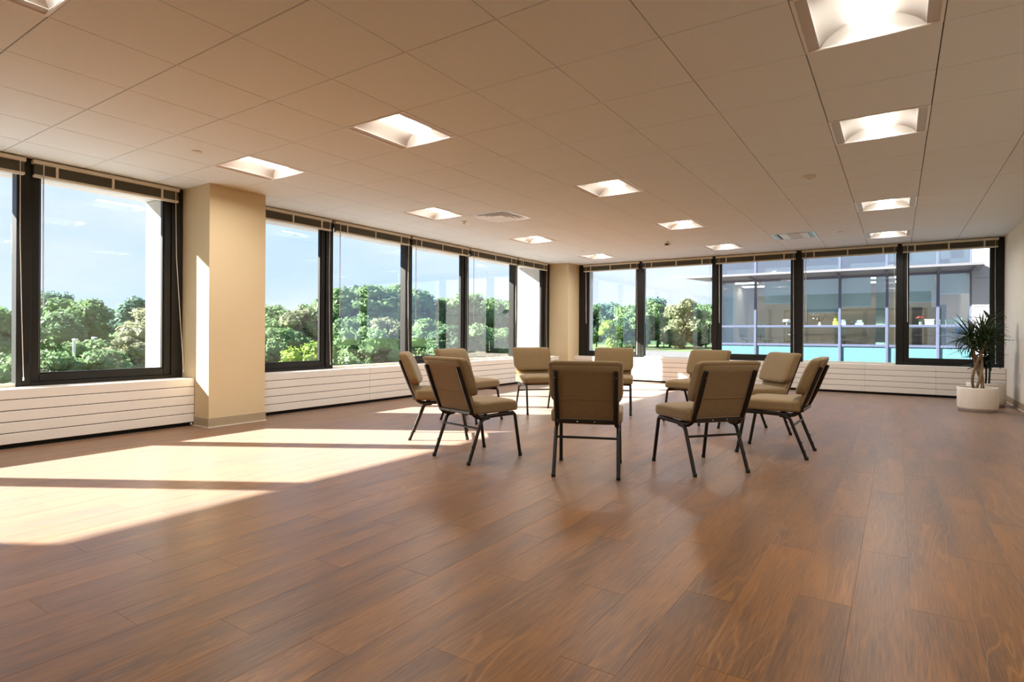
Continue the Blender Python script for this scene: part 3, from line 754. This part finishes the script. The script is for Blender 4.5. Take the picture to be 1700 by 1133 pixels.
def tree_mesh(seed, mt, width=.62, base=.18, nb=26, nleaf=2600, ls=.032, top=1.0, coreamt=.80, kind='round'):
    """unit-high crown: overlapping lumps with thousands of leaf blades on their skins"""
    g = np.random.default_rng(seed); V = []; F = []
    blobs = []
    for k in range(nb):
        u = (k+.5)/nb; z = base+(.97-base)*u
        if kind == 'round': prof = math.sin(PI*min(1, (u*.86+.12)))**.55
        elif kind == 'cone': prof = (1-u)**.8*.95+.06
        else: prof = math.sin(PI*min(1, (u*.8+.18)))**.35
        a = g.uniform(0, 2*PI); rr = width*.5*prof*math.sqrt(g.uniform(.05, .75))
        br = (.085+.075*g.random())*(.6+.6*prof)*(width/.62)**.5
        blobs.append((rr*math.cos(a), rr*math.sin(a), min(z, .99-br*.8), br))
    bm = bmesh.new(); bmesh.ops.create_icosphere(bm, subdivisions=2, radius=1); iv = np.array([v.co[:] for v in bm.verts]); bm.verts.index_update()
    fi = [[v.index for v in f.verts] for f in bm.faces]; bm.free()
    verts = []; faces = []
    for (x, y, z, r) in blobs:
        o = len(verts); nz = 1+.22*np.sin(iv@g.uniform(-6, 6, 3)+g.uniform(0, 6))
        verts += list((iv*nz[:, None]*r*coreamt*np.array([1, 1, .85])+np.array([x, y, z]))); faces += [[i+o for i in f] for f in fi]
    B = np.array(blobs); wgt = B[:, 3]**2; idx = g.choice(len(B), nleaf, p=wgt/wgt.sum())
    d = g.normal(size=(nleaf, 3)); d /= np.linalg.norm(d, axis=1)[:, None]; d[:, 2] = np.where(d[:, 2] < -.4, -d[:, 2], d[:, 2])
    c = B[idx, :3]+d*(B[idx, 3]*g.uniform(.82, 1.16, nleaf))[:, None]*np.array([1, 1, .9])
    nrm = d+g.normal(size=(nleaf, 3))*.55; nrm /= np.linalg.norm(nrm, axis=1)[:, None]
    t1 = np.cross(nrm, g.normal(size=(nleaf, 3))); t1 /= np.linalg.norm(t1, axis=1)[:, None]; t2 = np.cross(nrm, t1)
    s = (ls*g.uniform(.6, 1.3, nleaf))[:, None]
    o = len(verts); q = np.stack([c-t1*s, c-t2*s*.5, c+t1*s, c+t2*s*.5], 1).reshape(-1, 3); verts += list(q)
    faces += [[o+4*i, o+4*i+1, o+4*i+2, o+4*i+3] for i in range(nleaf)]
    me = bpy.data.meshes.new('foliage'); me.from_pydata([tuple(v) for v in verts], [], faces); me.materials.append(mt); me.update(); return me
def trunk_mesh():
    mb = MB(); mb.tube([(0, 0, -.02), (.004, 0, .12), (-.003, .004, .3), (.0, 0, .6)], [.026, .02, .016, .006], 8)
    for a in (0, 1.3, 2.6, 3.9, 5.2): mb.tube([(0, 0, .2), (.08*math.cos(a), .08*math.sin(a), .33), (.15*math.cos(a), .15*math.sin(a), .5)], [.011, .008, .003], 6)
    return mb.mesh('trunk', M['bark'])
def build_trees():
    TR = trunk_mesh()
    V = {}
    def crown(kind, k):
        key = (kind, k % 2)
        if key not in V:
            s = hash(kind) % 1 + 11*(k % 2) + {'mid': 1, 'dark': 2, 'lime': 3, 'olive': 4, 'far': 5, 'pine': 6, 'shrub': 7, 'tall': 8}[kind]
            V[key] = {'mid': lambda: tree_mesh(s, M['tree0'], .75), 'dark': lambda: tree_mesh(s, M['tree1'], .70),
                      'lime': lambda: tree_mesh(s, M['tree2'], .9, .06), 'olive': lambda: tree_mesh(s, M['tree3'], .66, .05),
                      'far': lambda: tree_mesh(s, M['tree4'], .9), 'pine': lambda: tree_mesh(s, M['tree4'], .6, .2, 30, kind='cone'),
                      'shrub': lambda: tree_mesh(s, M['tree0'], 1.5, .02, 24, 1700, .05), 'tall': lambda: tree_mesh(s, M['tree0'], .5, .08, 30, 2000, kind='tall')}[key[0]]()
        return V[key]
    words = {'mid': 'mid-green broadleaf tree', 'dark': 'dark green tree', 'lime': 'bright yellow-green bush', 'olive': 'dusty olive tree', 'far': 'blue-green distant tree',
             'pine': 'feathery blue-green tree', 'shrub': 'low green shrub', 'tall': 'tall slim green tree'}
    rooms = ['cut-off far left window', 'window left of the beige pillar', 'first window past the beige pillar', 'second window past the beige pillar', 'third window past the beige pillar',
             'fourth window past the beige pillar', 'narrow window by the corner pillar', 'first back window', 'second back window', 'middle back window']
    # window, px, top row in the photo, distance, kind, width factor
    L = [(0, 10, 512, 62, 'mid', 1.1), (0, 4, 590, 44, 'shrub', 1),
         (1, 88, 486, 130, 'far', .9), (1, 132, 497, 78, 'mid', 1.25), (1, 168, 521, 82, 'mid', 1.1), (1, 104, 520, 66, 'dark', 1.0), (1, 196, 526, 90, 'far', 1.2), (1, 226, 494, 74, 'pine', 1.25), (1, 252, 512, 60, 'olive', 1.3),
         (1, 92, 584, 46, 'shrub', 1.0), (1, 182, 583, 45, 'shrub', 1.0), (1, 214, 560, 55, 'olive', 1.2), (1, 232, 545, 64, 'mid', 1.4), (1, 140, 566, 58, 'shrub', 1.1),
         (2, 452, 507, 80, 'mid', 1.1), (2, 476, 522, 84, 'dark', 1.1), (2, 505, 512, 76, 'olive', 1.15), (2, 527, 506, 82, 'mid', 1.1), (2, 515, 570, 34, 'lime', 1.0), (2, 462, 545, 58, 'mid', 1.2), (2, 488, 552, 60, 'dark', 1.0),
         (3, 566, 480, 78, 'mid', 1.0), (3, 594, 477, 82, 'dark', 1.0), (3, 622, 476, 76, 'tall', 1.6), (3, 650, 474, 80, 'mid', 1.1), (3, 580, 530, 64, 'mid', 1.2), (3, 640, 528, 60, 'olive', 1.2), (3, 610, 545, 58, 'shrub', .9),
         (4, 697, 483, 84, 'dark', 1.1), (4, 722, 507, 90, 'far', 1.1), (4, 745, 496, 86, 'mid', 1.1), (4, 712, 530, 70, 'mid', 1.2), (4, 750, 540, 66, 'dark', 1.3),
         (5, 788, 488, 88, 'mid', 1.1), (5, 815, 500, 92, 'dark', 1.1), (5, 840, 497, 96, 'mid', 1.1), (5, 800, 540, 70, 'shrub', 1), (5, 830, 545, 74, 'mid', 1.2),
         (6, 862, 503, 100, 'mid', 1.0), (6, 872, 535, 84, 'dark', 1.1),
         (7, 990, 507, 118, 'dark', 1.0), (7, 1014, 503, 124, 'far', 1.1), (7, 1040, 507, 116, 'mid', 1.1), (7, 1012, 532, 96, 'lime', .75), (7, 1032, 528, 104, 'dark', .7), (7, 1052, 520, 108, 'tall', 1.6),
         (8, 1074, 499, 122, 'mid', 1.0), (8, 1092, 495, 126, 'far', 1.0), (8, 1112, 511, 128, 'dark', 1.0), (8, 1136, 497, 112, 'olive', 1.15), (8, 1153, 506, 130, 'mid', 1.0), (8, 1172, 506, 118, 'dark', .9), (8, 1102, 540, 120, 'mid', 1.1), (8, 1124, 533, 116, 'dark', .9), (8, 1160, 540, 120, 'tall', 1.4),
         (9, 1206, 505, 126, 'mid', 1.0)]
    for i, (w, px, ty, D, kind, wf) in enumerate(L):
        if w >= 7: D *= 1.55
        d = ray(px, ty); h = math.hypot(d.x, d.y); p = Vector((0, 0, CAM_H))+d*(D/h); H = p.z-GZ
        same = sorted(q[1] for q in L if q[0] == w and q[4] == kind); k = same.index(px)
        pos = {1: [''], 2: [', left one', ', right one'], 3: [', left one', ', middle one', ', right one']}[len(same)][k]
        nm = 'shrub' if kind in ('shrub', 'lime') else 'tree'
        t = thing('outdoor_'+nm, words[kind]+' outside the '+rooms[w]+pos, nm, (p.x, p.y, GZ), random.uniform(0, 6), 'trees and shrubs outside')
        f = link('foliage', crown(kind, i), t); f.scale = (H*wf, H*wf, H)
        if nm == 'tree': k = link('trunk', TR, t); k.scale = (H, H, H)
    for px, ty, D, lab in ((123, 565, 56, 'white lamp post left of the taller one, outside the window by the big pillar'), (155, 562, 60, 'tall white lamp post among the shrubs outside the window by the big pillar'), (185, 578, 66, 'shortest white lamp post, right of the tall one')):
        d = ray(px, ty); h = math.hypot(d.x, d.y); p = Vector((0, 0, CAM_H))+d*(D/h); H = p.z-GZ
        t = thing('lamp_post', lab, 'lamp post', (p.x, p.y, GZ)); MB().tube([(0, 0, 0), (0, 0, H)], [.13, .10], 8).build('pole', M['post'], t)
        MB().box((-.12, -.12, H-.02), (.55, .12, H+.10), .03).build('lamp_head', M['post'], t); MB().lathe([(.22, 0), (.2, .25), (.12, .3)], 10).build('base', M['post'], t)
    # far wooded rise closing the view between trees
    mb = MB(); vs = []; fs = []; n = 80
    for i in range(n+1):
        a = R(95+100*i/n)-R(5); x, y = 230*math.cos(a), 230*math.sin(a); hh = 4.0+1.2*mnoise.noise((i*.25, 0, 0))+.8*mnoise.noise((i*.9, 3, 0))
        for rr, z in ((1, GZ-.2), (1.02, GZ+hh*.8), (1.06, GZ+hh), (1.2, GZ-.2)): vs.append((x*rr, y*rr, z))
    for i in range(n):
        for j in range(3): o = 4*i+j; fs.append((o, o+4, o+5, o+1))
    mb.add(vs, fs, True); struct(mb.build('wooded_rise', M['tree1']))
build_trees()

# ------------------------------------------------------------------ neighbouring office wing
def build_office():
    Yb = 25.3; dx = .0596*Yb; x0 = -.2508*Yb
    ms = [x0+dx*k for k in range(6)]+[2.12]
    t = thing('office_building', 'glass-fronted office wing across the yard behind the right-hand back windows', 'building', ((x0+2)/2, Yb, GZ)); L0 = Vector(t.location)
    def B(name, mt, *boxes, ch=.0, par=None):
        mb = MB()
        for a, b in boxes: mb.box(Vector(a)-L0, Vector(b)-L0, ch)
        return mb.build(name, mt, par or t)
    def box(name, mt, a, b, ch=0): return B(name, mt, (a, b), ch=ch)
    zs = [GZ, .60, 1.33, 6.8]
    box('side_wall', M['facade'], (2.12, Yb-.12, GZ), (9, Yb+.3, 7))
    for z in (2.95, 1.98, 4.0): box('panel_joint', M['alum'], (2.2, Yb-.125, z), (9, Yb-.118, z+.02))
    box('end_wall', M['nwall'], (x0-.02, Yb+.15, GZ), (x0+.1, Yb+6, 6.9))
    box('back_wall', M['nwall'], (x0, Yb+5.5, GZ), (2.5, Yb+5.7, 6.9)); box('party_wall', M['nwall'], (2.15, Yb+.3, GZ), (2.3, Yb+5.5, 6.9))
    box('floor_slab', M['nfloor'], (x0, Yb+.1, .1), (2.2, Yb+5.5, .3)); box('roof_slab', M['nceil'], (x0, Yb+.1, 3.25), (2.2, Yb+5.5, 3.7)); box('roof', M['canopy'], (x0-.2, Yb-.05, 6.8), (2.3, Yb+5.8, 7.0))
    for k in range(7):
        if k < 6 or True: box('mullion', M['alum'], (ms[k]-.045, Yb-.08, GZ), (ms[k]+.045, Yb+.10, 6.8), .008)
    for z in (.60, 1.33, 3.2): box('transom', M['alum'], (x0, Yb-.06, z-.045), (2.12, Yb+.09, z+.045), .008)
    for k in range(6):
        a, b = ms[k]+.046, ms[k+1]-.046
        box('spandrel_panel', M['teal'], (a, Yb-.02, GZ), (b, Yb+.03, .554))
        box('glass_pane', M['nglass'], (a, Yb-.005, .646), (b, Yb+.005, 1.284)); box('glass_pane', M['nglass'], (a, Yb-.005, 1.376), (b, Yb+.005, 3.154))
        box('glass_pane', M['nglassup'], (a, Yb-.005, 3.246), (b, Yb+.005, 6.75))
        if k > 3: box('upper_blind', M['shade'], (a, Yb+.35, 3.72), (b, Yb+.36, 6.7))
        box('added_fill_panel', M['office_fill'], (a+.2, Yb+1.2, 3.235), (b-.2, Yb+1.8, 3.25)); box('added_fill_panel', M['office_fill'], (a+.2, Yb+3.4, 3.235), (b-.2, Yb+4.0, 3.25))  # invented glowing panels, added to lift the dim office interior
    box('window_shelf', M['white'], (x0+.05, Yb+.11, 1.27), (2.1, Yb+.55, 1.31), .01)
    # canopy: a shallow wedge with a thin front lip
    vs = [(-7.35, Yb-1.35, 3.30), (2.35, Yb-1.35, 3.30), (2.35, Yb-.09, 3.24), (-6.7, Yb-.09, 3.24), (-7.35, Yb-1.35, 3.38), (2.35, Yb-1.35, 3.38), (2.35, Yb-.09, 3.46), (-6.7, Yb-.09, 3.46)]
    mb = MB(); mb.add([Vector(v)-L0 for v in vs], [(0, 3, 2, 1), (4, 5, 6, 7), (0, 1, 5, 4), (1, 2, 6, 5), (2, 3, 7, 6), (3, 0, 4, 7)]); mb.build('canopy', M['canopy'], t)
    for k in range(7): box('canopy_bracket', M['alum'], (ms[k]-.03, Yb-1.2, 3.19), (ms[k]+.03, Yb-.08, 3.245))
    # roller shades behind the upper panes
    xs = lambda px: Yb*math.tan(math.atan((px-850)/FPX)-YAW)
    for p0, p1, pb in ((1267, 1316, 501), (1336, 1391, 516), (1397, 1445, 505), (1504, 1551, 497), (1558, 1610, 483)):
        xa, xb = xs(p0), xs(p1); dep = Vector(((xa+xb)/2, Yb, 0)).dot(fwd); zb = CAM_H+(553.7-pb)/FPX*dep
        s = box('roller_shade', M['shade'], (xa, Yb+.20, zb), (xb, Yb+.21, 3.2)); B('shade_bar', M['white'], ((xa, Yb+.195, zb-.03), (xb, Yb+.215, zb)), par=s).parent = s
        s.children[0].location = (0, 0, 0)
    box('pillar', M['npil'], (xs(1453), Yb+.5, .3), (xs(1469), Yb+.95, 3.25)); box('pillar', M['npil'], (xs(1199), Yb+.4, .3), (xs(1213), Yb+.8, 3.25))
    box('partition', M['charcoal'], (xs(1516), Yb+2.2, .3), (xs(1535), Yb+2.3, 2.1)); box('partition', M['deskwood'], (xs(1372), Yb+3.0, .3), (xs(1450), Yb+3.1, 1.9)); box('partition', M['charcoal'], (xs(1566), Yb+2.8, .3), (xs(1580), Yb+2.9, 2.2))
    box('desk', M['deskwood'], (xs(1300), Yb+1.2, .98), (xs(1440), Yb+1.9, 1.03)); box('desk', M['deskwood'], (xs(1520), Yb+1.2, .98), (xs(1600), Yb+1.9, 1.03))
    # small things on the window shelf
    Z = 1.31; Y = Yb+.33
    def on(px): return (xs(px)*(Y/Yb), Y, Z)
    def item(name, lab, cat, px): return thing(name, lab, cat, on(px))
    g = 'things on the office window shelf'
    a = item('blossom_vase', 'twiggy white blossom in a small vase on the office window shelf', 'vase', 1361)
    MB().lathe([(.05, 0), (.06, .08), (.03, .16), (.035, .19)], 14).build('vase', M['white'], a)
    rr = random.Random(5)
    for k in range(9):
        an, q = rr.uniform(0, 6.3), rr.uniform(.1, .38); e = (q*math.cos(an), q*math.sin(an)*.4, rr.uniform(.3, .55))
        br = MB().tube([(0, 0, .17), (e[0]*.5, e[1]*.5, .32), e], .005, 5).build('twig', M['bark'], a)
        MB().rcube((.03, .03, .025), .02, 3, lambda v, e=e: v+Vector(e)).build('blossom', M['pink'], br)
    a = item('rabbit_figurine', 'plain yellow rabbit figurine on the office window shelf', 'figurine', 1387)
    MB().rcube((.09, .07, .12), .065, 6, lambda v: v+Vector((0, 0, .12))).build('body', M['yellow'], a); MB().rcube((.065, .06, .06), .055, 6, lambda v: v+Vector((0, -.01, .28))).build('head', M['yellow'], a)
    for s_ in (-1, 1): MB().tube([(s_*.03, 0, .32), (s_*.045, 0, .40), (s_*.05, 0, .46)], [.02, .024, .008], 8).build('ear', M['yellow'], a)
    def boxy(name, lab, cat, px, w, h, d, mt, lid=None):
        a = item(name, lab, cat, px); MB().box((-w/2, -d/2, 0), (w/2, d/2, h), .012).build('body', mt, a)
        if lid: MB().box((-w/2-.02, -d/2-.02, h), (w/2+.02, d/2+.02, h+.05), .01).build('lid', lid, a)
        return a
    boxy('storage_box', 'pale lidded box right of the yellow figurine on the office window shelf', 'box', 1400, .22, .22, .2, M['white'], M['shade'])
    a = item('red_figurine', 'small red and white ornament beside the pale printer', 'figurine', 1414)
    MB().lathe([(.05, 0), (.06, .06), (.03, .12), (.001, .125)], 12).build('body', M['red'], a); MB().rcube((.05, .05, .045), .04, 4, lambda v: v+Vector((0, 0, .165))).build('head', M['pink'], a)
    a = boxy('desk_printer', 'pale green desk printer on the office window shelf', 'printer', 1425, .36, .16, .26, M['shade']); MB().box((-.14, -.10, .16), (.14, .12, .25), .02).build('paper_tray', M['shade'], a); MB().box((-.16, -.2, .05), (.16, -.13, .065), .004).build('output_tray', M['white'], a)
    a = item('flower_vase', 'red flower in a glass vase behind the right-hand back window', 'vase', 1528)
    MB().lathe([(.05, 0), (.055, .03), (.04, .12), (.05, .17)], 14).build('vase', M['npil'], a)
    for k in range(6):
        an = k*1.05; e = (.10*math.cos(an), .05*math.sin(an), .33+.02*(k % 3)); st = MB().tube([(0, 0, .1), (e[0]*.4, 0, .25), e], .006, 5).build('stem', M['tree0'], a)
        MB().rcube((.05, .04, .035), .03, 4, lambda v, e=e: v+Vector(e)).build('bloom', M['red'], st)
    boxy('card_box', 'white card box right of the red flower on the office window shelf', 'box', 1543, .26, .22, .16, M['white'], M['white'])
    a = item('white_figurine', 'small white ornament left of the sage green box', 'figurine', 1559); MB().lathe([(.06, 0), (.04, .1), (.03, .16), (.05, .2), (.03, .26), (.001, .27)], 14).build('body', M['white'], a); MB().lathe([(.07, -.002), (.07, .012)], 12).build('base', M['shade'], a)
    boxy('sage_box', 'sage green box on the right end of the office window shelf', 'box', 1577, .24, .20, .16, M['green'], M['green'])
    a = item('photo_frame', 'framed white picture on the right end of the office window shelf', 'picture frame', 1589)
    MB().box((-.14, -.015, 0), (.14, .015, .32), .006).build('frame', M['shade'], a); MB().box((-.11, -.018, .03), (.11, -.014, .29)).build('print', M['white'], a)
    a = item('desk_lamp', 'white mushroom lamp on the office window shelf left of the dark post', 'lamp', 1306)
    MB().lathe([(.09, 0), (.08, .03), (.015, .04)], 16).build('base', M['white'], a); MB().tube([(0, 0, .03), (0, 0, .22)], .013, 8).build('stem', M['white'], a); MB().lathe([(.14, .20), (.16, .24), (.13, .30), (.001, .32)], 20).build('lamp_shade', M['white'], a)
    # blue bin standing on the desk, task chairs behind the desk
    a = thing('recycling_bin', 'blue bin low behind the right-hand back window', 'bin', (xs(1599)*(Yb+1.5)/Yb, Yb+1.5, 1.03)); MB().lathe([(.20, 0), (.24, .30)], 4).build('body', M['blue'], a); MB().box((-.2, -.2, .30), (.2, .2, .33), .01).build('rim', M['blue'], a)
    for px, lab in ((1240, 'pale task chair at the left end of the office'), (1270, 'pale task chair right of the left-most office chair'), (1402, 'pale task chair behind the desk in the middle of the office')):
        a = thing('task_chair', lab, 'chair', (xs(px)*(Yb+2.3)/Yb, Yb+2.3, .3), 2.6)
        MB().rcube((.24, .22, .04), .035, 4, lambda v: v+Vector((0, 0, .46))).build('seat', M['npil'], a); MB().rcube((.22, .03, .30), .028, 4, lambda v: v+Vector((0, .24, .86))).build('backrest', M['npil'], a)
        MB().tube([(0, 0, .06), (0, 0, .44)], .03, 8).build('post', M['tube'], a); MB().tube([(0, .05, .44), (0, .28, .5), (0, .28, .7)], .015, 6).build('back_bracket', M['tube'], a)
        for k in range(5): an = k*2*PI/5; MB().tube([(0, 0, .07), (.28*math.cos(an), .28*math.sin(an), .03)], .02, 6).build('leg', M['tube'], a)
build_office()
